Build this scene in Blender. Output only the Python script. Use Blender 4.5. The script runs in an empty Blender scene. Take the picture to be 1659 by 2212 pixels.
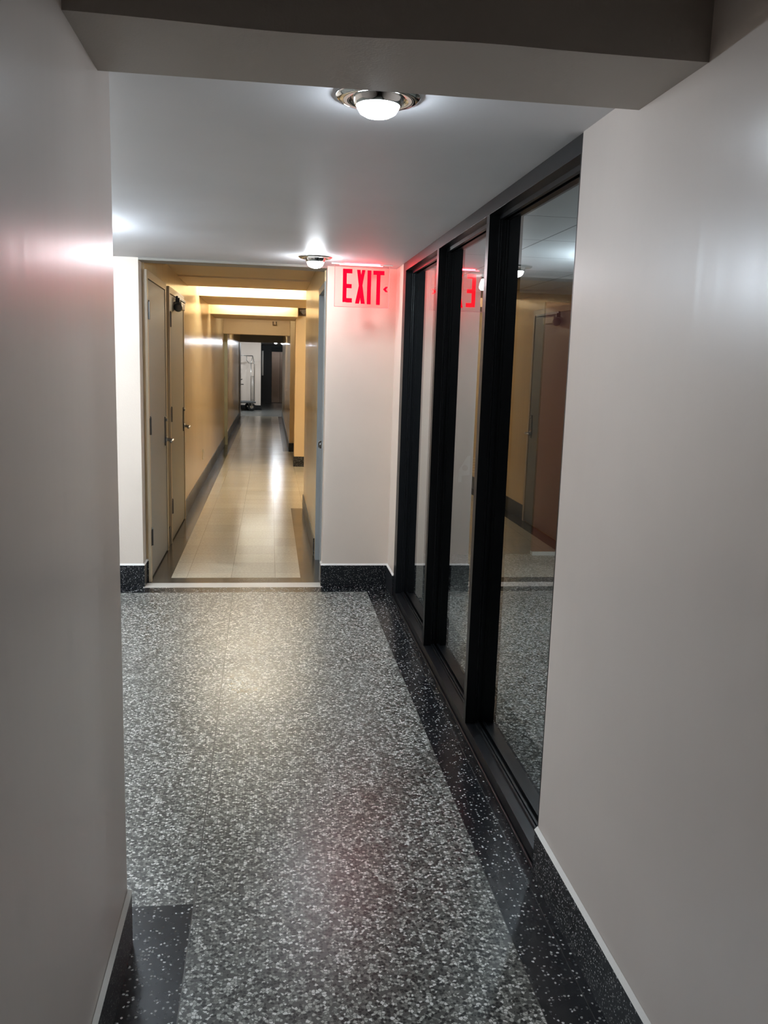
import bpy, bmesh, math, random
from mathutils import Vector, Matrix
random.seed(7)
S = bpy.context.scene
COL = S.collection

# ---------------------------------------------------------------- materials
def new_mat(name):
    m = bpy.data.materials.new(name); m.use_nodes = True
    nt = m.node_tree; nt.nodes.clear()
    out = nt.nodes.new('ShaderNodeOutputMaterial')
    return m, nt, out
def N(nt, t, **kw):
    n = nt.nodes.new('ShaderNode' + t)
    for k, v in kw.items():
        if k in n.inputs.keys(): n.inputs[k].default_value = v
        else: setattr(n, k, v)
    return n
def L(nt, a, b): nt.links.new(a, b)
def principled(name, col, rough=.4, metal=0, spec=.5, **kw):
    m, nt, out = new_mat(name)
    b = N(nt, 'BsdfPrincipled'); b.inputs['Base Color'].default_value = (*col, 1)
    b.inputs['Roughness'].default_value = rough; b.inputs['Metallic'].default_value = metal
    b.inputs['Specular IOR Level'].default_value = spec
    for k, v in kw.items(): b.inputs[k].default_value = v
    L(nt, b.outputs[0], out.inputs[0])
    return m, nt, b
def coords(nt, scale=(1, 1, 1), loc=(0, 0, 0)):
    tc = N(nt, 'TexCoord'); mp = N(nt, 'Mapping')
    mp.inputs['Scale'].default_value = scale; mp.inputs['Location'].default_value = loc
    L(nt, tc.outputs['Object'], mp.inputs[0]); return mp.outputs[0]
def ramp(nt, fac, stops, interp='LINEAR'):
    r = N(nt, 'ValToRGB'); r.color_ramp.interpolation = interp
    e = r.color_ramp.elements
    while len(e) < len(stops): e.new(.5)
    for i, (p, c) in enumerate(stops):
        e[i].position = p; e[i].color = (c, c, c, 1) if isinstance(c, (int, float)) else (*c, 1)
    L(nt, fac, r.inputs[0]); return r.outputs[0]
def bump(nt, b, h, strength, dist):
    n = N(nt, 'Bump'); n.inputs['Strength'].default_value = strength; n.inputs['Distance'].default_value = dist
    L(nt, h, n.inputs['Height']); L(nt, n.outputs[0], b.inputs['Normal'])
def paint(name, col, rough=.32, streak=False, peel=.25, var=.04, spec=.5, wave=.002):
    m, nt, b = principled(name, col, rough, spec=spec)
    n1 = N(nt, 'TexNoise'); n1.inputs['Scale'].default_value = 1.6; n1.inputs['Detail'].default_value = 4
    L(nt, coords(nt), n1.inputs['Vector'])
    c = ramp(nt, n1.outputs[0], [(.3, tuple(x * (1 - var) for x in col)), (.7, tuple(min(1, x * (1 + var)) for x in col))])
    L(nt, c, b.inputs['Base Color'])
    n2 = N(nt, 'TexNoise'); n2.inputs['Detail'].default_value = 2
    if streak:      # brushed vertical unevenness of old gloss paint
        n2.inputs['Scale'].default_value = 1
        L(nt, coords(nt, (14, 14, .5)), n2.inputs['Vector'])
        n3 = N(nt, 'TexNoise'); n3.inputs['Scale'].default_value = 160
        L(nt, coords(nt), n3.inputs['Vector'])
        mx = N(nt, 'Math', operation='MULTIPLY_ADD'); mx.inputs[1].default_value = .06
        L(nt, n3.outputs[0], mx.inputs[0]); L(nt, n2.outputs[0], mx.inputs[2])
        bump(nt, b, mx.outputs[0], 1, wave)
    else:
        n2.inputs['Scale'].default_value = 170
        L(nt, coords(nt), n2.inputs['Vector'])
        bump(nt, b, n2.outputs[0], peel, .002)
    return m
def terrazzo(name, dark=False, scale=100, rough=.26, gain=1.0, spec=.5):
    m, nt, b = principled(name, (.2, .2, .2), rough, spec=spec)
    cd = coords(nt)
    nz = N(nt, 'TexNoise'); nz.inputs['Scale'].default_value = 260; L(nt, cd, nz.inputs['Vector'])
    ad = N(nt, 'VectorMath', operation='MULTIPLY_ADD')
    ad.inputs[1].default_value = (.0055,) * 3
    L(nt, nz.outputs['Color'], ad.inputs[0]); L(nt, cd, ad.inputs[2])
    v = N(nt, 'TexVoronoi'); v.inputs['Scale'].default_value = scale
    e = N(nt, 'TexVoronoi', feature='DISTANCE_TO_EDGE'); e.inputs['Scale'].default_value = scale
    for q in (v, e): L(nt, ad.outputs[0], q.inputs['Vector'])
    sp = N(nt, 'SeparateColor'); L(nt, v.outputs['Color'], sp.inputs[0])
    big = N(nt, 'TexNoise'); big.inputs['Scale'].default_value = 2.2; big.inputs['Detail'].default_value = 5
    L(nt, cd, big.inputs['Vector'])
    if dark:
        r = ramp(nt, sp.outputs[0], [(0, (.008, .009, .011)), (.66, (.03, .032, .035)), (.76, (.13, .13, .125)), (.84, (.40, .40, .38)), (.93, (.72, .72, .70))], 'CONSTANT')
        f = ramp(nt, v.outputs['Distance'], [(.36, 1.), (.46, 0.)])
        base = (.010, .011, .013)
    else:
        g = gain
        r = ramp(nt, sp.outputs[0], [(0, (.012 * g, .012 * g, .011 * g)), (.24, (.08 * g, .082 * g, .072 * g)), (.45, (.22 * g, .222 * g, .20 * g)), (.66, (.50 * g, .505 * g, .46 * g)), (.88, (.82 * g, .82 * g, .78 * g))], 'CONSTANT')
        f = ramp(nt, e.outputs['Distance'], [(.04, 0.), (.13, 1.)])
        base = (.10 * g, .103 * g, .09 * g)
    mx = N(nt, 'Mix', data_type='RGBA')
    mx.inputs[6].default_value = (*base, 1)
    L(nt, f, mx.inputs[0]); L(nt, r, mx.inputs[7])
    wear = ramp(nt, big.outputs[0], [(.25, .86), (.75, 1.1)])
    ml = N(nt, 'Mix', data_type='RGBA', blend_type='MULTIPLY'); ml.inputs[0].default_value = 1
    L(nt, mx.outputs[2], ml.inputs[6]); L(nt, wear, ml.inputs[7])
    L(nt, ml.outputs[2], b.inputs['Base Color'])
    rr = N(nt, 'MapRange'); rr.inputs['To Min'].default_value = rough - .05; rr.inputs['To Max'].default_value = rough + .09
    L(nt, big.outputs[0], rr.inputs['Value']); L(nt, rr.outputs[0], b.inputs['Roughness'])
    bump(nt, b, nz.outputs[0], .10, .001)
    return m
def vinyl(name, col, dark=False):
    m, nt, b = principled(name, col, .16)
    br = N(nt, 'TexBrick'); br.offset = 0; br.squash = 1
    br.inputs['Scale'].default_value = 1; br.inputs['Mortar Size'].default_value = .0012
    br.inputs['Brick Width'].default_value = .305; br.inputs['Row Height'].default_value = .305
    br.inputs['Color1'].default_value = (*[c * .93 for c in col], 1); br.inputs['Color2'].default_value = (*[c * 1.05 for c in col], 1)
    br.inputs['Mortar'].default_value = (*[c * .45 for c in col], 1)
    L(nt, coords(nt, loc=(.26, .02, 0)), br.inputs['Vector'])
    nz = N(nt, 'TexNoise'); nz.inputs['Scale'].default_value = 60; nz.inputs['Detail'].default_value = 5
    L(nt, coords(nt), nz.inputs['Vector'])
    sh = ramp(nt, nz.outputs[0], [(.3, .86), (.7, 1.08)])
    ml = N(nt, 'Mix', data_type='RGBA', blend_type='MULTIPLY'); ml.inputs[0].default_value = 1
    L(nt, br.outputs['Color'], ml.inputs[6]); L(nt, sh, ml.inputs[7]); L(nt, ml.outputs[2], b.inputs['Base Color'])
    n2 = N(nt, 'TexNoise'); n2.inputs['Scale'].default_value = 3.5; n2.inputs['Detail'].default_value = 4
    L(nt, coords(nt, (.5, 2.2, 1)), n2.inputs['Vector'])
    rr = N(nt, 'MapRange'); rr.inputs['To Min'].default_value = .10; rr.inputs['To Max'].default_value = .26
    L(nt, n2.outputs[0], rr.inputs['Value']); L(nt, rr.outputs[0], b.inputs['Roughness'])
    bump(nt, b, n2.outputs[0], .3, .003)
    return m
def emit(name, col, s):
    m, nt, out = new_mat(name)
    e = N(nt, 'Emission'); e.inputs[0].default_value = (*col, 1); e.inputs[1].default_value = s
    L(nt, e.outputs[0], out.inputs[0]); return m
def clear(name, tint, rough=0, ior=1.5):
    m, nt, out = new_mat(name)
    fr = N(nt, 'Fresnel'); fr.inputs[0].default_value = ior
    geo = N(nt, 'NewGeometry')
    a = N(nt, 'Math', operation='MULTIPLY'); a.inputs[1].default_value = 2
    L(nt, fr.outputs[0], a.inputs[0])
    p = N(nt, 'Math', operation='ADD'); p.inputs[1].default_value = 1; L(nt, fr.outputs[0], p.inputs[0])
    d = N(nt, 'Math', operation='DIVIDE'); L(nt, a.outputs[0], d.inputs[0]); L(nt, p.outputs[0], d.inputs[1])
    inv = N(nt, 'Math', operation='SUBTRACT'); inv.inputs[0].default_value = 1; L(nt, geo.outputs['Backfacing'], inv.inputs[1])
    q = N(nt, 'Math', operation='MULTIPLY'); L(nt, d.outputs[0], q.inputs[0]); L(nt, inv.outputs[0], q.inputs[1])
    t = N(nt, 'BsdfTransparent'); t.inputs[0].default_value = (*tint, 1)
    g = N(nt, 'BsdfGlossy'); g.inputs['Roughness'].default_value = rough
    mx = N(nt, 'MixShader'); L(nt, q.outputs[0], mx.inputs[0]); L(nt, t.outputs[0], mx.inputs[1]); L(nt, g.outputs[0], mx.inputs[2])
    L(nt, mx.outputs[0], out.inputs[0]); return m

M = {}
M['offwhite'] = paint('off_white_gloss_paint', (.71, .625, .565), .28, spec=.42, streak=True, wave=.0009)
M['offwhite_far'] = paint('off_white_eggshell_paint', (.76, .65, .55), .36)
M['ceil'] = paint('white_ceiling_paint', (.74, .74, .76), .50, peel=.12, spec=.3)
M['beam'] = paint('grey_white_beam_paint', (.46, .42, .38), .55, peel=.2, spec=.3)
M['yellow'] = paint('cream_yellow_gloss_paint', (.72, .545, .315), .20, streak=True, wave=.0022)
M['yellow_flat'] = paint('cream_yellow_matt_paint', (.74, .56, .33), .5, peel=.2)
M['greybrown'] = paint('grey_brown_paint_and_shade', (.26, .235, .20), .45)
M['doorgrey'] = paint('grey_door_paint', (.27, .275, .26), .42, peel=.5)
M['doorblue'] = paint('blue_grey_door_paint', (.29, .30, .295), .42)
M['frame_cream'] = paint('cream_frame_paint', (.50, .40, .27), .35)
M['terra'] = terrazzo('grey_terrazzo', scale=118, rough=.28, gain=.92, spec=.42)
M['terrad'] = terrazzo('black_terrazzo', True, scale=120, rough=.24, spec=.3)
M['terrab'] = terrazzo('black_baseboard_terrazzo', True, scale=230, rough=.3, spec=.3)
M['vct'] = vinyl('cream_vinyl_tile', (.60, .55, .43))
M['vctd'] = vinyl('dark_vinyl_tile', (.055, .052, .045))
M['marble'] = paint('white_marble', (.66, .63, .57), .2, var=.12)
M['seam'] = principled('dark_divider_metal', (.07, .07, .065), .4, .6)[0]
M['black'] = principled('black_anodised_metal', (.004, .0045, .0055), .36, 0, .35)[0]
M['chrome'] = principled('polished_chrome', (.75, .74, .72), .08, 1)[0]
M['steel'] = principled('brushed_steel', (.45, .43, .40), .3, 1)[0]
M['darksteel'] = principled('tarnished_steel', (.16, .155, .15), .32, 1)[0]
M['elev'] = principled('bronze_elevator_metal', (.17, .125, .10), .25, .9)[0]
M['blk'] = principled('black_plastic', (.01, .01, .01), .4)[0]
M['greyplastic'] = principled('grey_plastic', (.10, .10, .095), .4)[0]
M['creamplastic'] = principled('cream_plastic', (.62, .56, .45), .4)[0]
M['rubber'] = principled('black_rubber', (.012, .012, .012), .6)[0]
M['darkbrown'] = paint('dark_brown_hook_and_shade', (.06, .035, .018), .6, var=.5)
M['caulk'] = paint('white_caulk', (.80, .78, .73), .5)
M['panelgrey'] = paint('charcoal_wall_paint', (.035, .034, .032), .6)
M['red'] = paint('dull_red_paint', (.17, .030, .018), .5)
M['tilewhite'] = None
M['glass'] = clear('window_glass', (.86, .88, .87))
M['acryl'] = clear('clear_acrylic', (.97, .93, .93), .02, 1.3)
M['lens'] = emit('led_lens_glow', (.90, .95, 1.0), 180)
M['lens1'] = emit('dim_led_lens_glow', (.80, .90, 1.0), 85)
M['lens3'] = emit('cool_led_lens_glow', (.78, .89, 1.0), 84)
M['lensroom'] = emit('room_led_lens_glow', (.76, .88, 1.0), 800)
M['lens2'] = emit('lobby_lens_glow', (.86, .93, 1.0), 300)
M['fluor2'] = emit('fluorescent_tube_glow', (1., .93, .76), 38)
M['fluor3'] = emit('alcove_tube_glow', (1., .93, .74), 88)
M['redglow'] = emit('exit_letter_glow', (1., .001, .010), 3.2)
M['redstrip'] = emit('exit_led_strip_glow', (1., .03, .04), 70)
M['rededge'] = emit('exit_panel_edge_glow', (1., .42, .42), .75)
M['bulkhead'] = emit('room_bulkhead_glow', (.95, .97, 1.), 12)
def ceiltile():
    m, nt, b = principled('acoustic_ceiling_tile', (.62, .64, .64), .7, spec=.2)
    br = N(nt, 'TexBrick'); br.offset = 0
    br.inputs['Scale'].default_value = 1; br.inputs['Mortar Size'].default_value = .004
    br.inputs['Brick Width'].default_value = .61; br.inputs['Row Height'].default_value = .61
    br.inputs['Color1'].default_value = (.80, .82, .82, 1); br.inputs['Color2'].default_value = (.84, .86, .86, 1)
    br.inputs['Mortar'].default_value = (.12, .12, .12, 1)
    L(nt, coords(nt, loc=(-1.235, -3.37, 0)), br.inputs['Vector']); L(nt, br.outputs['Color'], b.inputs['Base Color'])
    return m
M['tilewhite'] = ceiltile()

# ---------------------------------------------------------------- mesh helpers
def tag(o, label=None, cat=None, group=None, kind=None):
    if label: o['label'] = label
    if cat: o['category'] = cat
    if group: o['group'] = group
    if kind: o['kind'] = kind
    return o
def link(name, bm, mats, parent=None, smooth=False):
    me = bpy.data.meshes.new(name)
    bmesh.ops.recalc_face_normals(bm, faces=bm.faces)
    bm.to_mesh(me); bm.free()
    if not isinstance(mats, (list, tuple)): mats = [mats]
    for m in mats: me.materials.append(m)
    if smooth:
        for p in me.polygons: p.use_smooth = True
    o = bpy.data.objects.new(name, me); COL.objects.link(o)
    if parent is not None: o.parent = parent
    return o
def empty(name, loc=(0, 0, 0), rz=0):
    o = bpy.data.objects.new(name, None); o.empty_display_size = .1
    o.location = loc; o.rotation_euler = (0, 0, rz); COL.objects.link(o); return o
def B(): return bmesh.new()
def box(bm, x0, x1, y0, y1, z0, z1, bev=0, mi=0):
    r = bmesh.ops.create_cube(bm, size=1)
    vs = r['verts']
    for v in vs:
        v.co = Vector(((x0 + x1) / 2 + v.co.x * (x1 - x0), (y0 + y1) / 2 + v.co.y * (y1 - y0), (z0 + z1) / 2 + v.co.z * (z1 - z0)))
    fs = {f for v in vs for f in v.link_faces}
    for f in fs: f.material_index = mi
    if bev:
        es = list({e for v in vs for e in v.link_edges})
        bmesh.ops.bevel(bm, geom=es, offset=bev, segments=2, affect='EDGES', profile=.6)
    return bm
def tube(bm, pts, r, seg=12, caps=True):
    rings = []
    pts = [Vector(p) for p in pts]
    for i, p in enumerate(pts):
        d = (pts[min(i + 1, len(pts) - 1)] - pts[max(i - 1, 0)]).normalized()
        a = d.orthogonal().normalized() if i == 0 else (pa - d * pa.dot(d)).normalized()
        pa = a; b = d.cross(a)
        rr = r[i] if isinstance(r, (list, tuple)) else r
        rings.append([bm.verts.new(p + (a * math.cos(t) + b * math.sin(t)) * rr) for t in [2 * math.pi * k / seg for k in range(seg)]])
    for A, C in zip(rings, rings[1:]):
        for k in range(seg): bm.faces.new((A[k], A[(k + 1) % seg], C[(k + 1) % seg], C[k]))
    if caps: bm.faces.new(rings[0][::-1]); bm.faces.new(rings[-1])
    return bm
def lathe(bm, prof, c, seg=48, axis='z'):
    rings = []
    for r, h in prof:
        ring = []
        for k in range(seg):
            t = 2 * math.pi * k / seg
            if axis == 'z': p = (c[0] + r * math.cos(t), c[1] + r * math.sin(t), c[2] + h)
            elif axis == 'x': p = (c[0] + h, c[1] + r * math.cos(t), c[2] + r * math.sin(t))
            else: p = (c[0] + r * math.cos(t), c[1] + h, c[2] + r * math.sin(t))
            ring.append(bm.verts.new(p))
        rings.append(ring)
    for A, C in zip(rings, rings[1:]):
        for k in range(seg): bm.faces.new((A[k], A[(k + 1) % seg], C[(k + 1) % seg], C[k]))
    if prof[0][0] > 1e-6: bm.faces.new(rings[0])
    if prof[-1][0] > 1e-6: bm.faces.new(rings[-1])
    bmesh.ops.remove_doubles(bm, verts=bm.verts, dist=1e-6)
    return bm
def prism(bm, poly, axis, a, b, mi=0):
    def P(u, v, w): return {'y': (u, w, v), 'z': (u, v, w), 'x': (w, u, v)}[axis]
    A = [bm.verts.new(P(u, v, a)) for u, v in poly]; C = [bm.verts.new(P(u, v, b)) for u, v in poly]
    fs = [bm.faces.new(A), bm.faces.new(C[::-1])]
    n = len(poly)
    for k in range(n): fs.append(bm.faces.new((A[k], C[k], C[(k + 1) % n], A[(k + 1) % n])))
    for f in fs: f.material_index = mi
    return bm
def st(name, bm, m, label, cat, parent=None):
    o = link(name, bm, m, parent)
    if parent is None: tag(o, label, cat, kind='structure')
    return o

ZC, ZB = 2.112, .146
XL, XR, YF = -.352, .802, 5.698
XCL, XCR = -.805, .351
YW0, YW1, YL, YR = 2.288, 5.387, 2.069, 2.288

# ---------------------------------------------------------------- floor
bm = B()
def fl(x0, x1, y0, y1, mi): box(bm, x0, x1, y0, y1, -.08, 0, 0, mi)
fl(-.45, -.200, -3, 2.227, 1); fl(-.200, .651, -3, 2.227, 0); fl(.651, .90, -3, 2.227, 1)
fl(-3.3, .651, 2.227, 5.54, 0); fl(.651, .768, 2.227, 5.54, 1); fl(.768, .90, 2.227, 5.54, 1)
fl(-3.3, -.45, 2.0, 2.227, 0)
fl(-3.3, .90, 5.54, 5.667, 1)
fl(-.822, .359, 5.667, 5.79, 2); fl(-.90, -.822, 5.667, 5.79, 1); fl(.359, .90, 5.667, 5.79, 1); fl(-3.3, -.90, 5.667, 5.79, 1)
fl(-.90, .45, 5.79, 5.93, 3)
fl(-.90, -.670, 5.93, 24.0, 3); fl(-.670, .222, 5.93, 24.0, 4)
fl(.222, .45, 5.93, 8.86, 3); fl(.222, 2.2, 8.86, 14.65, 4); fl(.222, .45, 14.65, 24.0, 3)
fl(-3.2, 2.2, 24.0, 33.0, 0)
st('floor', bm, [M['terra'], M['terrad'], M['marble'], M['vctd'], M['vct']], 'grey speckled terrazzo floor running into cream vinyl tiles with dark borders', 'floor')
bm = B()
def strip(p, q, w):
    (x0, y0), (x1, y1) = p, q
    prism(bm, [(x0 - w / 2, y0), (x0 + w / 2, y0), (x1 + w / 2, y1), (x1 - w / 2, y1)], 'z', -.002, .0006)
strip((-.200, -1), (-.200, 2.227), .003); strip((-.200, 2.227), (-.207, 3.1), .004); strip((-.207, 3.1), (-.232, 5.54), .004)
st('trim_1', bm, M['seam'], 'thin dark metal divider line let into the terrazzo floor', 'floor divider')
bm = B(); box(bm, .651 - .001, .651 + .001, -3, 5.54, -.002, .0006); box(bm, .768 - .001, .768 + .001, -3, 5.5, -.002, .0006)
st('trim_2', bm, M['seam'], 'thin metal lines edging the black border beside the window wall', 'floor divider')

# ---------------------------------------------------------------- near walls, pier, beam, ceiling
def rounded_pier():
    bm = B(); r = .006; poly = [(-.60, -3), (-.352, -3)]
    for k in range(5):
        a = k / 4 * math.pi / 2
        poly.append((-.352 - r + r * math.cos(a), YL - r + r * math.sin(a)))
    poly += [(-3.3, YL), (-3.3, YL - .16), (-.60, YL - .16)]
    return prism(bm, poly, 'z', 0, 2.46)
st('wall_left', rounded_pier(), M['offwhite'], 'glossy off-white wall ending in a corner on the left, nearest the viewer', 'wall')
bm = B(); prism(bm, [(1.0, -3), (XR, -3), (XR, YR - .004), (XR + .004, YR), (1.0, YR)], 'z', 0, 2.46)
st('wall_right', bm, M['offwhite'], 'glossy off-white wall filling the right side in front of the window', 'wall')
bm = B(); box(bm, -.60, 1.0, -3.15, -3, 0, 2.46)
st('wall_back', bm, M['panelgrey'], 'unseen wall behind the viewer, charcoal to stand in for a dark passage', 'wall')  # unseen end wall, coloured dark to cut bounce like an open dark passage
# beam with a slightly wavy near edge
bm = B(); n = 24
lo, hi, f0, f1 = [], [], [], []
for k in range(n + 1):
    t = k / n; x = XL + t * (XR - XL)
    w = .009 * math.exp(-((t - .33) / .2) ** 2) - .003 * math.exp(-((t - .62) / .1) ** 2)
    lo.append(bm.verts.new((x, 1.622 + w * 2.2, 2.070))); hi.append(bm.verts.new((x, 1.622 + w, 2.46)))
    f0.append(bm.verts.new((x, 1.932, 2.070))); f1.append(bm.verts.new((x, 1.932, 2.46)))
for k in range(n):
    bm.faces.new((lo[k], lo[k + 1], hi[k + 1], hi[k])); bm.faces.new((lo[k], f0[k], f0[k + 1], lo[k + 1]))
    bm.faces.new((f0[k], f1[k], f1[k + 1], f0[k + 1])); bm.faces.new((hi[k], hi[k + 1], f1[k + 1], f1[k]))
bm.faces.new((lo[0], hi[0], f1[0], f0[0])); bm.faces.new((lo[n], f0[n], f1[n], hi[n]))
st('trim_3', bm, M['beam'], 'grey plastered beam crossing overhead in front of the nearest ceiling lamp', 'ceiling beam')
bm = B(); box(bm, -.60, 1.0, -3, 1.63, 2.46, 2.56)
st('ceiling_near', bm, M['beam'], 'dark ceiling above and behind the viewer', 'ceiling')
bm = B(); box(bm, -3.3, XR + .003, 1.93, YF, ZC, ZC + .1)
st('ceiling', bm, M['ceil'], 'low white painted ceiling over the terrazzo hall with two lamps in it', 'ceiling')
bm = B(); box(bm, -3.45, -3.3, 1.9, 5.9, 0, 2.3)
st('wall_hall_left', bm, M['offwhite_far'], 'off-white wall of the side hall hidden round the left corner', 'wall')
bm = B(); box(bm, -3.3, -.822, YF, 5.84, 0, 2.35)
st('wall_far_left', bm, M['offwhite_far'], 'off-white wall strip left of the yellow corridor opening', 'wall')
bm = B(); prism(bm, [(.359, YF), (.808, YF), (.808, YW1), (1.0, YW1), (1.0, 5.84), (.359, 5.84)], 'z', 0, 2.35)
st('wall_far_right', bm, M['offwhite_far'], 'off-white wall behind the red exit sign, right of the corridor opening', 'wall')
bm = B()
n = 20; A = []
for k in range(n + 1):
    t = k / n; x = -.822 + t * (.359 + .822); y = 5.86 + .02 * math.sin(t * 7) + .06 * t
    A.append((x, y))
prism(bm, [(-.822, YF), *A[:1], *A[1:], (.359, YF)], 'z', 2.098, 2.35)
st('trim_4', bm, M['greybrown'], 'head of the corridor opening, shade put in as brown, with an uneven edge', 'opening head')  # shade of the unlit underside is put into this brown

# baseboards
def base(name, pts, label, th=.009, h=ZB, bead=True, m='terrab'):
    """pts: wall-face polyline, base grows to its left side"""
    bm = B(); nb = len(pts); off = []
    for i in range(nb):
        p = Vector(pts[i])
        d0 = (p - Vector(pts[i - 1])).normalized() if i else None
        d1 = (Vector(pts[i + 1]) - p).normalized() if i < nb - 1 else None
        ns = [Vector((-d.y, d.x)) for d in (d0, d1) if d is not None]
        q = ns[0] if len(ns) == 1 else (ns[0] + ns[1]) / (1 + ns[0].dot(ns[1]))
        off.append(q)
    poly = [tuple(Vector(p) - o * .002) for p, o in zip(pts, off)] + [tuple(Vector(p) + o * th) for p, o in zip(pts, off)][::-1]
    prism(bm, poly, 'z', 0, h)
    o = st(name, bm, M[m], label, 'baseboard')
    if bead:
        bm = B()
        A = [(-.001, h), (th + .002, h), (.001, h + .011)]
        rows = [[bm.verts.new((p[0] + q.x * a, p[1] + q.y * a, z)) for a, z in A] for p, q in zip(pts, off)]
        for R0, R1 in zip(rows, rows[1:]):
            for k in range(3): bm.faces.new((R0[k], R0[(k + 1) % 3], R1[(k + 1) % 3], R1[k]))
        bm.faces.new(rows[0]); bm.faces.new(rows[-1][::-1])
        c = link('caulk_bead', bm, M['caulk'], o); c['label'] = 'white caulk bead along the top edge'
    return o
base('baseboard_left', [(-3.3, YL), (XL, YL), (XL, -3)][0:3], 'black terrazzo baseboard along the near left wall')
base('baseboard_right', [(XR, -3), (XR, YR - .001)], 'black terrazzo baseboard with white bead along the near right wall')
base('baseboard_far_left', [(-.805, 5.835), (-.822, 5.835), (-.822, YF), (-3.3, YF)], 'black baseboard left of the corridor opening')
base('baseboard_far_right', [(.808, YW1 + .002), (.808, YF), (.359, YF), (.359, 5.79)], 'black baseboard under the exit sign wall')

# ---------------------------------------------------------------- storefront window
win = empty('window_1', (.805, 3.8, 0)); tag(win, 'black metal framed glass wall with three tall panes on the right', 'window', kind='structure')
def wpart(name, bm, m, parent=None, label=None):
    o = link(name, bm, M[m], parent or win)
    if parent is None: o.matrix_parent_inverse = win.matrix_basis.inverted() if False else Matrix.Translation((-.805, -3.8, 0))
    if label: o['label'] = label
    return o
XG = .865
def stops(bm, z0=None, z1=None, y0=None, y1=None, kind='v', face=1):
    pass
bm = B(); box(bm, .805, .935, YW0, YW1, 2.062, ZC, .0006)
box(bm, .845, .858, YW0, YW1, 2.046, 2.063); box(bm, .873, .885, YW0, YW1, 2.046, 2.063); wpart('head_rail', bm, 'black')
bm = B(); box(bm, .805, .935, YW0, YW1, 0, .058, .0006)
box(bm, .843, .850, YW0, YW1, .057, .066, .001); box(bm, .852, .858, YW0, YW1, .057, .070); box(bm, .873, .885, YW0, YW1, .057, .070); wpart('sill_rail', bm, 'black')
for y0, y1, nm in ((3.262, 3.306, 'mullion'), (4.246, 4.290, 'mullion'), (5.285, YW1 - .001, 'jamb'), (YW0 + .001, 2.301, 'jamb')):
    bm = B(); box(bm, .805, .935, y0, y1, .058, 2.062, .0006)
    for xa, xb in ((.843, .848), (.851, .858)):
        box(bm, xa, xb, y0 - .004, y1 + .004, .066, 2.05, .001)
    wpart(nm, bm, 'black')
for y0, y1 in ((2.301, 3.262), (3.306, 4.246), (4.290, 5.285)):
    bm = B(); box(bm, XG, XG + .006, y0, y1, .058, 2.062)
    wpart('glass_pane', bm, 'glass')
bm = B(); box(bm, .796, .8045, YW0 + .001, YW1 - .001, 0, .016, .003)
st('trim_5', bm, M['black'], 'narrow black toe strip at the foot of the window frame', 'toe strip')

# room behind the window
bm = B(); box(bm, .90, 4.2, 1.9, 7.0, -.08, 0)
st('floor_inner_room', bm, M['terra'], 'speckled floor of the dim room behind the window', 'floor')
bm = B(); box(bm, .935, 4.2, 1.9, 7.0, 2.085, 2.16)
st('ceiling_inner_room', bm, M['tilewhite'], 'square ceiling tiles of the room seen through the window', 'ceiling')
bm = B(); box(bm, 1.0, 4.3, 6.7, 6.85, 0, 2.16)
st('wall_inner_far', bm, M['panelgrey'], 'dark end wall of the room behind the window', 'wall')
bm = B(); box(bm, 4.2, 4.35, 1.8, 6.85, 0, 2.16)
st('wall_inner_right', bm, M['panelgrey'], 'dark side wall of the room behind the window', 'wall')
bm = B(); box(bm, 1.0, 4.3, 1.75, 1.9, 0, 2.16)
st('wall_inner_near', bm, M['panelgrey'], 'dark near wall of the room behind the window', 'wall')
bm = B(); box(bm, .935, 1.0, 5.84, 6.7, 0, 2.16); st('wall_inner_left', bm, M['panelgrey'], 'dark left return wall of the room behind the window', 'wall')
rp = empty('red_panel', (2.7, 6.679, 0)); tag(rp, 'dull red panel dimly seen through the nearest window pane', 'panel')
bm = B(); box(bm, -.57, .8, -.02, .02, .03, 2.02, .004); link('panel_board', bm, M['red'], rp)
bm = B(); box(bm, -.57, .8, -.035, .02, 0, .03, .002); link('kick_strip', bm, M['caulk'], rp)['label'] = 'pale strip along the foot'
nt_ = empty('wall_notice', (1.60, 6.70, .71)); tag(nt_, 'faint pale notice low on the dark room wall, behind the middle pane', 'notice')
bm = B(); box(bm, -.13, .13, -.004, 0, -.13, .14); link('backing_sheet', bm, [principled('dark_grey_paper', (.05, .05, .048), .7)[0]], nt_)
pale = principled('pale_print', (.16, .165, .155), .7)[0]
bm = B(); prism(bm, [(-.10, -.12), (-.075, -.12), (-.075, -.07), (-.01, -.06), (-.01, .095), (-.035, .09), (-.075, .02), (-.10, -.02)], 'y', -.0055, -.004); link('printed_figure', bm, [pale], nt_)
bm = B(); lathe(bm, [(0, -.0065), (.024, -.0065), (.024, -.0055), (0, -.0055)], (-.05, 0, -.005), 24, 'y'); link('printed_disc', bm, [principled('dark_print', (.06, .06, .058), .7)[0]], nt_)
bm = B()
for k in range(6): box(bm, .01, .10, -.0055, -.004, .07 - k * .022, .078 - k * .022)
link('printed_lines', bm, [pale], nt_)
bl = empty('bulkhead_lamp', (1.362, 5.62, 2.0865)); tag(bl, 'small glowing round lamp inside the dim room behind the window', 'lamp')
bm = B(); lathe(bm, [(.020, 0), (.018, -.015), (.010, -.025)], (0, 0, 0), 24); link('lamp_base', bm, M['chrome'], bl, True)
bm = B(); lathe(bm, [(.010, -.02), (.020, -.05), (.024, -.075), (.014, -.09), (0, -.094)], (0, 0, 0), 24); link('lamp_globe', bm, M['bulkhead'], bl, True)

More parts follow.
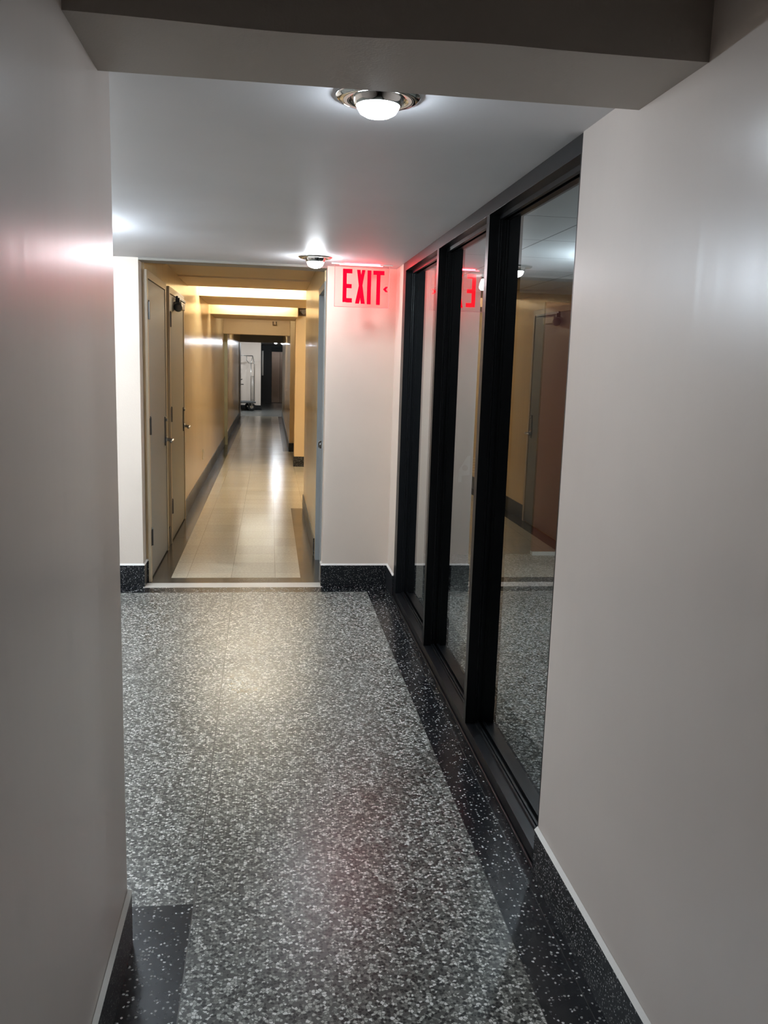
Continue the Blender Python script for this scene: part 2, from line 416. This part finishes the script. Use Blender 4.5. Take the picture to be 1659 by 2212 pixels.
# ---------------------------------------------------------------- ceiling lamps
def lamp(loc, label, lens='lens', k=1.0, group=None):
    o = empty('ceiling_lamp', loc); tag(o, label, 'ceiling lamp', group)
    bm = B(); lathe(bm, [(.100, 0), (.099, -.004), (.090, -.010), (.072, -.011), (.058, -.004), (.055, .0)], (0, 0, 0), 64); link('flange', bm, M['chrome'], o, True)
    bm = B()
    prof = [(.062, 0), (.060, -.010 * k), (.057, -.020 * k), (.053, -.030 * k), (.050, -.030 * k), (.053, -.018 * k)]
    lathe(bm, prof, (0, 0, 0), 64); link('reflector_ring', bm, M['chrome'], o, True)
    bm = B(); lathe(bm, [(.0495, -.024 * k), (.0485, -.036 * k), (.042, -.050 * k), (.030, -.059 * k), (.014, -.064 * k), (0, -.065 * k)], (0, 0, 0), 48); link('lens', bm, M[lens], o, True)
    return o
lamp((.243, 2.112, ZC), 'chrome round ceiling lamp nearest the viewer, tucked behind the beam', 'lens1', k=.74)
lamp((.258, 5.250, ZC), 'chrome round ceiling lamp in front of the corridor opening, left of the exit sign')
o = empty('hall_ceiling_light', (-1.485, 4.28, ZC)); tag(o, 'long suspended ceiling light hidden round the left wall corner', 'ceiling light')
bm = B(); box(bm, -.60, .60, -.03, .03, -.016, 0); box(bm, -.45, -.43, -.012, .012, -.08, 0); box(bm, .43, .45, -.012, .012, -.08, 0); link('housing', bm, M['caulk'], o)
bm = B(); box(bm, -.597, .597, -.055, .055, -.145, -.075, .02); link('wrap_diffuser', bm, M['lens3'], o)
lamp((1.85, 4.30, 2.085), 'ceiling lamp in the room behind the window, hidden by the near right wall', 'lensroom', k=1.8)

# ---------------------------------------------------------------- exit sign
sx = .5625
sg = empty('exit_sign', (sx, 5.50, ZC)); tag(sg, 'red glowing EXIT sign on a clear acrylic panel hanging from the ceiling', 'exit sign')
YS = 0
X0, X1, Z0 = .392 - sx, .733 - sx, 1.849 - ZC
bm = B(); box(bm, X0, X1, -.003, .003, Z0, -.010); link('acrylic_panel', bm, M['acryl'], sg)
bm = B(); box(bm, X0, X1, -.0034, .0034, Z0 - .0015, Z0 + .001); box(bm, X1 - .001, X1 + .0012, -.0034, .0034, Z0, -.012); box(bm, X0 - .0012, X0 + .001, -.0034, .0034, Z0, -.012)
link('panel_edge', bm, M['rededge'], sg)['label'] = 'pinkish glowing edge of the panel'
bm = B(); box(bm, X0 - .02, X1 + .02, -.009, .009, -.008, 0, .002); link('ceiling_canopy', bm, M['caulk'], sg)
bm = B(); box(bm, X0 + .06, X1 - .06, -.013, -.009, -.008, -.003); box(bm, X0 + .03, X1 - .04, .009, .016, -.010, -.003); link('led_strip', bm, M['redstrip'], sg)
def px(x, y): return (X0 + (x - 100) / 540 * (X1 - X0), -.016 - (y - 78) / (470 - 78) * (-.016 - Z0))
def letter(name, polys):
    bm = B()
    for poly in polys: prism(bm, [px(*p) for p in poly], 'y', -.0045, -.0032)
    link(name, bm, M['redglow'], sg)
letter('letter_e', [[(180, 106), (218, 106), (218, 426), (180, 426)], [(218, 106), (272, 106), (272, 148), (218, 148)], [(218, 250), (268, 250), (268, 290), (218, 290)], [(218, 386), (274, 386), (274, 428), (218, 428)]])
letter('letter_x', [[(318, 110), (352, 110), (402, 435), (362, 435)], [(368, 110), (400, 110), (345, 435), (305, 435)]])
letter('letter_i', [[(422, 112), (460, 112), (460, 438), (422, 438)]])
letter('letter_t', [[(514, 150), (552, 150), (552, 440), (514, 440)], [(480, 112), (590, 112), (590, 152), (480, 152)]])
letter('arrow', [[(580, 288), (606, 262), (630, 262), (610, 288), (630, 314), (606, 314)]])

# ---------------------------------------------------------------- yellow corridor
ZK = 2.205
bm = B(); prism(bm, [(XCL, 5.84), (XCL, 24.0), (-1.05, 24.0), (-1.05, 5.84)], 'z', 0, 2.6)
st('wall_corridor_left', bm, M['yellow'], 'glossy yellow left wall of the long corridor with two grey doors', 'wall')
bm = B(); prism(bm, [(XCR, 6.52), (XCR, 8.86), (.50, 8.86), (.50, 6.52)], 'z', 0, 2.6); box(bm, XCR, .50, 5.84, 6.52, 2.03, 2.6); box(bm, .359, .52, 5.72, 5.842, 2.1, 2.34)
st('wall_corridor_right', bm, M['yellow'], 'glossy yellow right wall stub of the corridor beside the blue-grey door', 'wall')
bm = B(); box(bm, .352, 2.3, 12.5, 12.75, 0, 2.6); box(bm, 2.2, 2.3, 8.86, 12.5, 0, 2.6); box(bm, .50, 2.3, 8.70, 8.86, 0, 2.6)
st('wall_alcove', bm, M['yellow_flat'], 'yellow walls of the side alcove, brightly lit pilaster facing the viewer', 'wall')
bm = B(); box(bm, .328, .50, 14.6, 24.0, 0, 2.6); box(bm, .50, 2.3, 14.6, 14.75, 0, 2.6); box(bm, 2.2, 2.3, 12.75, 14.6, 0, 2.6)
st('wall_corridor_end_right', bm, M['yellow'], 'narrow yellow right wall at the far end of the corridor', 'wall')
bm = B(); box(bm, XCL, .60, 5.80, 7.90, ZK + .012, 2.7); box(bm, XCL, .60, 7.90, 8.88, ZK, 2.7); box(bm, XCL, 2.3, 8.88, 16.0, 2.47, 2.7); box(bm, XCL, .40, 16.0, 23.7, 2.22, 2.7)
st('ceiling_corridor', bm, M['yellow_flat'], 'yellow painted corridor ceiling stepping between beams', 'ceiling')
bm = B(); box(bm, XCL, .62, 10.19, 11.77, 2.207, 2.48)
st('trim_6', bm, M['yellow_flat'], 'wide flat yellow beam whose near face is glaring white', 'ceiling beam')
bm = B(); box(bm, XCL, .364, 12.0, 13.3, 2.103, 2.48)
st('trim_7', bm, M['yellow_flat'], 'yellow beam with a bright upper edge just behind the wide beam', 'ceiling beam')
bm = B(); box(bm, XCL, .386, 15.3, 15.6, 1.943, 2.065); box(bm, XCL, .392, 15.33, 15.6, 2.065, 2.15); box(bm, XCL, .41, 15.45, 15.98, 2.15, 2.45)
st('trim_8', bm, M['yellow_flat'], 'deep stepped yellow beam far down the corridor', 'ceiling beam')
bm = B(); box(bm, XCL, .41, 23.7, 24.0, 1.985, 2.6)
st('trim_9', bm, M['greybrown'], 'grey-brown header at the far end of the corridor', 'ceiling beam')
bm = B(); box(bm, XCL - .001, XCL + .055, 15.62, 15.72, 0, 2.0, .003)
st('trim_10', bm, [paint('pale_green_white_paint', (.66, .70, .56), .4)], 'pale vertical post against the left wall midway down the corridor', 'post')
base('baseboard_corridor_left', [(XCL, 24.0), (XCL, 8.26)], 'black baseboard along the yellow corridor wall beyond the doors', bead=False)
base('baseboard_between_doors', [(XCL, 7.06), (XCL, 6.92)], 'short black baseboard between the two grey doors', bead=False)
base('baseboard_corridor_right', [(XCR, 6.60), (XCR, 8.86), (.50, 8.86)], 'black baseboard on the right yellow wall stub', bead=False)
base('baseboard_alcove', [(.352, 12.75), (.352, 12.5), (2.2, 12.5)][::-1][::-1], 'black baseboard on the brightly lit alcove pilaster', th=-.010, bead=False)
base('baseboard_corridor_end', [(.328, 24.0), (.328, 14.6), (.6, 14.6)], 'black baseboard on the narrow end wall', th=-.010, bead=False)

def tube_light(x, y, z, label, rz=0, ln=1.0, mat='fluor2'):
    o = empty('fluorescent_light', (x, y, z), rz); tag(o, label, 'ceiling light')
    bm = B(); box(bm, -ln / 2, ln / 2, -.06, .06, -.05, 0, .004); link('housing', bm, M['caulk'], o)
    for s in (-.03, .03):
        bm = B(); tube(bm, [(-ln / 2 + .03, s, -.068), (ln / 2 - .03, s, -.068)], .013, 10); link('tube', bm, M[mat], o)
    return o
tube_light(-.22, 9.98, 2.43, 'fluorescent light in the ceiling pocket before the wide yellow beam', 0, 1.1, 'fluor3')
tube_light(-.22, 11.885, 2.38, 'fluorescent light in the narrow pocket behind the wide yellow beam', 0, 1.0)
tube_light(1.05, 11.2, 2.472, 'fluorescent light in the alcove hidden behind the right wall stub', 0, 1.1, 'fluor3')
tube_light(-.2, 18.2, 2.222, 'fluorescent light hidden behind the deep far beam', 0, .9)
tube_light(-.2, 14.2, 2.472, 'fluorescent light above the deep far beam pocket', 0, .7)

# doors in the corridor
def door(idx, y0, y1, label, closer=False, zt=2.0):
    d = empty('door_%d' % idx, (XCL, y0, 0)); tag(d, label, 'door', kind='structure')
    w = y1 - y0
    bm = B(); box(bm, .001, .012, 0, w, .012, zt, .002); dp = link('door_panel', bm, M['doorgrey'], d)
    f = B()
    for a, b, c, e in ((-.055, -.004, 0, zt + .055), (w + .004, w + .055, 0, zt + .055)): box(f, 0, .018, a, b, c, e, .002)
    box(f, 0, .018, -.004, w + .004, zt + .004, zt + .055, .002); link('door_frame', f, M['frame_cream'], d)
    for z in (1.80, 1.05, .30):
        h = B(); tube(h, [(.020, -.002, z - .057), (.020, -.002, z + .057)], .0075, 12)
        box(h, .012, .0145, .004, .030, z - .055, z + .055); box(h, .018, .0205, -.03, -.004, z - .055, z + .055)
        tube(h, [(.020, -.002, z + .057), (.020, -.002, z + .066)], [.0075, .004], 12)
        link('hinge', h, M['darksteel'], d)
    hd = B(); yl = w - .065
    box(hd, .012, .020, yl - .022, yl + .022, .84, 1.06, .003); e = link('lock_plate', hd, M['darksteel'], d)
    hd = B(); tube(hd, [(.018, yl, .885), (.060, yl, .885), (.070, yl - .006, .885), (.073, yl - .02, .885), (.073, yl - .115, .882), (.066, yl - .125, .88)], [.013, .011, .011, .010, .009, .009], 14)
    lathe(hd, [(.022, 0), (.022, .008), (.015, .012)], (.018, yl, .885), 20, 'x'); link('lever_handle', hd, M['steel'], d, True)
    hd = B(); lathe(hd, [(.012, 0), (.012, .012), (.009, .015), (0, .015)], (.018, yl, 1.035), 16, 'x'); link('lock_cylinder', hd, M['steel'], d, True)
    if closer:
        c = B(); box(c, .012, .070, .36, .66, 1.905, 1.965, .006); cb = link('door_closer', c, M['creamplastic'], d); cb['label'] = 'cream closer box at the top of the door'
        c = B(); lathe(c, [(0, -.03), (.020, -.028), (.034, -.01), (.036, .02), (.030, .045), (0, .05)], (.045, .33, 1.915), 24, 'y'); link('end_cap', c, M['greyplastic'], cb, True)
        c = B(); box(c, .028, .062, .30, .335, 1.955, 1.99, .004); box(c, .030, .048, .30, .95, 1.985, 2.005, .003); link('closer_arm', c, M['blk'], cb)
    return d
door(1, 5.875, 6.80, 'grey door in the yellow corridor nearest the opening, at the left wall')
door(2, 7.125, 8.195, 'second grey door down the corridor with a closer at its top', True)
# blue-grey door on the right
d = empty('door_3', (XCR, 5.86, 0)); tag(d, 'blue-grey door in the right corridor wall just inside the opening', 'door', kind='structure')
bm = B(); box(bm, .050, .09, 0, .65, .004, 2.02); link('door_panel', bm, M['doorblue'], d)
bm = B(); box(bm, .0, .11, -.018, .02, 0, 2.03, .002); box(bm, .0, .11, .62, .658, 0, 2.03, .002); box(bm, .0, .11, .02, .62, 1.985, 2.03, .002); link('door_frame', bm, M['doorblue'], d)
bm = B(); lathe(bm, [(.024, 0), (.022, -.006), (.010, -.012), (.010, -.03), (.026, -.042), (.027, -.055), (.018, -.066), (0, -.068)], (.050, .10, .94), 20, 'x'); link('knob', bm, M['darksteel'], d, True)
bm = B(); box(bm, .09, .13, -.02, .66, 0, 2.05); link('backing', bm, M['blk'], d)
# far left door at corridor end
d = empty('door_4', (XCL, 22.9, 0)); tag(d, 'brown door with a lever handle at the far left end of the corridor', 'door', kind='structure')
bm = B(); box(bm, .001, .016, 0, .95, .01, 1.95); link('door_panel', bm, [paint('brown_door_paint', (.16, .11, .075), .35)], d)
bm = B(); tube(bm, [(.014, .86, .86), (.085, .86, .86), (.085, .76, .86)], .012, 10); tube(bm, [(.014, .86, .98), (.06, .86, 1.0)], .012, 10); box(bm, .014, .022, .83, .89, .82, 1.12); link('lever_handle', bm, M['darksteel'], d)

# outlets, hook, dark block at the beam end
for y, z, lab in ((10.6, .36, 'small cream outlet cover low on the yellow wall past the second door'), (22.3, .30, 'small cream outlet cover low on the wall near the corridor end')):
    o = empty('outlet_cover', (XCL, y, z)); tag(o, lab, 'outlet')
    bm = B(); box(bm, 0, .006, -.036, .036, -.058, .058, .002); link('cover_plate', bm, M['creamplastic'], o)
    for s in (-.02, .02):
        bm = B(); box(bm, .005, .0075, -.016, .016, s - .013, s + .013, .001); link('socket', bm, M['creamplastic'], o)
o = empty('ceiling_hook', (.07, 15.30, 2.115)); tag(o, 'small dark U-shaped hook on the face of the deep far beam', 'hook')
bm = B(); tube(bm, [(-.028, .03, .055), (-.028, -.01, .05), (-.028, -.01, 0), (.028, -.01, 0), (.028, -.01, .05), (.028, .03, .055)], .008, 8); link('hook_rod', bm, M['darkbrown'], o)
o = empty('beam_end_shade', (.43, 12.30, 2.19)); tag(o, 'dark brown block added for the shaded hollow above the bright alcove pilaster', 'cavity')  # brown block added where a shaded hollow sits at the beam end
bm = B(); box(bm, -.045, .07, -.02, .10, -.055, .085, .006); link('shade_block', bm, M['darkbrown'], o)
bm = B(); tube(bm, [(-.03, -.04, .01), (.09, -.04, .03)], .022, 12); lathe(bm, [(.03, -.03), (.03, .03)], (.02, -.05, -.01), 14, 'y'); link('shade_stub', bm, M['darksteel'], o)

# ---------------------------------------------------------------- far lobby
bm = B(); box(bm, -3.2, 2.2, 24.0, 33.0, 2.06, 2.2)
st('ceiling_lobby', bm, M['ceil'], 'white ceiling of the far lobby', 'ceiling')
bm = B(); box(bm, -3.2, -.288, 27.0, 27.2, 0, 2.1)
st('wall_lobby_far', bm, M['offwhite_far'], 'cream wall behind the luggage cart in the far lobby', 'wall')
bm = B(); box(bm, -3.35, -3.2, 24.0, 33.0, 0, 2.1); st('wall_lobby_left', bm, M['offwhite_far'], 'side wall of the far lobby out of sight on the left', 'wall')
bm = B(); box(bm, 2.2, 2.35, 24.0, 33.0, 0, 2.1); st('wall_lobby_right', bm, M['offwhite_far'], 'side wall of the far lobby out of sight on the right', 'wall')
bm = B(); box(bm, -3.2, -1.05, 23.8, 24.0, 0, 2.1); box(bm, .50, 2.2, 23.8, 24.0, 0, 2.1); st('wall_lobby_near', bm, M['offwhite_far'], 'lobby side of the corridor end wall', 'wall')
bm = B(); box(bm, -3.2, 2.2, 31.9, 32.1, 0, 2.1)
st('wall_lobby_recess', bm, [paint('black_wall_panel', (.008, .008, .009), .35)], 'black wall of the elevator recess at the very end', 'wall')
base('baseboard_lobby', [(-.288, 27.2), (-.288, 27.0), (-3.2, 27.0)], 'dark baseboard under the cream lobby wall', bead=False, th=.012)
o = empty('door_5', (.05, 31.9, 0)); tag(o, 'brown metal elevator door at the far end of the view', 'elevator door', kind='structure')
for a in (0, .30, .60):
    bm = B(); box(bm, a, a + .296, -.03 - a * .02, 0, .01, 1.84, .003); link('door_leaf', bm, M['elev'], o)
bm = B(); box(bm, -.02, .95, -.05, 0, 1.84, 2.0); link('door_head', bm, M['black'], o)
st('trim_11', box(B(), -.305, -.245, 31.86, 31.901, .98, 1.86, .004), M['steel'], 'upright grey metal strip on the black panel beside the elevator', 'metal strip')
lamp((.150, 25.4, 2.06), 'left one of two bright lamps in the far lobby ceiling', 'lens2', group=None)
lamp((.36, 25.9, 2.06), 'right one of two bright lamps in the far lobby ceiling', 'lens2')
lamp((-1.8, 25.6, 2.06), 'unseen lamp added to brighten the lobby wall, left of the corridor end', 'lensroom')  # added out of view to brighten the cream lobby wall

# luggage cart
ct = empty('luggage_cart', (-1.02, 26.52, 0), math.radians(12)); tag(ct, 'luggage cart with tubular steel frame and black wheels in the far lobby', 'luggage cart')
LX, LY = .50, .26
bm = B(); box(bm, -LX - .05, LX + .05, -LY - .04, LY + .04, .235, .285, .02); link('platform', bm, [principled('grey_carpet', (.12, .12, .115), .9)[0]], ct)
for sx_ in (-1, 1):
    for sy_ in (-1, 1):
        x, y = sx_ * (LX - .07), sy_ * (LY - .02)
        bm = B(); lathe(bm, [(.06, -.024), (.112, -.022), (.118, -.012), (.118, .012), (.112, .022), (.06, .024)], (x, y, .118), 28, 'y'); w = link('wheel', bm, M['rubber'], ct, True)
        bm = B(); lathe(bm, [(0, -.026), (.045, -.026), (.058, -.02), (.058, .02), (.045, .026), (0, .026)], (x, y, .118), 20, 'y'); link('hub', bm, M['chrome'], w, True)
        bm = B(); box(bm, x - .018, x + .018, y - .034, y - .028, .09, .236); box(bm, x - .018, x + .018, y + .028, y + .034, .09, .236); box(bm, x - .03, x + .03, y - .034, y + .034, .222, .236); link('caster_fork', bm, M['steel'], ct)
for s in (-1, 1):
    x = s * LX
    for t in (-1, 1):
        bm = B(); tube(bm, [(x, t * LY, .28), (x, t * LY, 1.42), (x, t * LY, 1.43), (x, 0, 1.64)], .0125, 10); link('upright', bm, M['steel'], ct, True)
        bm = B(); tube(bm, [(x, t * LY * .35, .28), (x, t * LY * .35, 1.03)], .008, 8); link('end_bar', bm, M['steel'], ct, True)
    for z in (1.03, 1.42, .34):
        bm = B(); tube(bm, [(x, -LY, z), (x, LY, z)], .009, 8); link('cross_bar', bm, M['steel'], ct, True)
bm = B(); tube(bm, [(-LX, 0, 1.64), (LX, 0, 1.64)], .0125, 10); link('hanging_bar', bm, M['steel'], ct, True)
bm = B(); tube(bm, [(LX - .02, 0, 1.42), (LX - .10, 0, 1.42), (LX - .18, 0, 1.50), (LX - .18, 0, 1.64)], .009, 8); link('brace', bm, M['steel'], ct, True)

# ---------------------------------------------------------------- camera / world
cam = bpy.data.cameras.new('camera'); co = bpy.data.objects.new('camera', cam); COL.objects.link(co)
r = Vector((0.9911778, -0.12907315, 0.03011117)); u = Vector((-0.00761363, 0.17136343, 0.98517847)); f = Vector((0.13232004, 0.97671628, -0.16886891))
mt = Matrix((( r.x, u.x, -f.x, 0), (r.y, u.y, -f.y, 0), (r.z, u.z, -f.z, 1.5), (0, 0, 0, 1)))
co.matrix_world = mt
cam.sensor_fit = 'VERTICAL'; cam.sensor_height = 36; cam.lens = 1857.48 * 36 / 2212
cam.clip_start = .02; cam.clip_end = 100
S.camera = co
w = bpy.data.worlds.new('world'); S.world = w; w.use_nodes = True
w.node_tree.nodes['Background'].inputs[0].default_value = (.5, .5, .5, 1); w.node_tree.nodes['Background'].inputs[1].default_value = 0.0
S.view_settings.view_transform = 'Standard'; S.view_settings.look = 'None'; S.view_settings.gamma = 1
S.view_settings.use_curve_mapping = False
S.view_settings.exposure = 0.28
S.cycles.max_bounces = 8; S.cycles.diffuse_bounces = 4; S.cycles.glossy_bounces = 4; S.cycles.transparent_max_bounces = 12
S.cycles.use_adaptive_sampling = True; S.cycles.adaptive_threshold = .06; S.cycles.adaptive_min_samples = 16
S.cycles.sample_clamp_indirect = 6
S.cycles.use_denoising = True
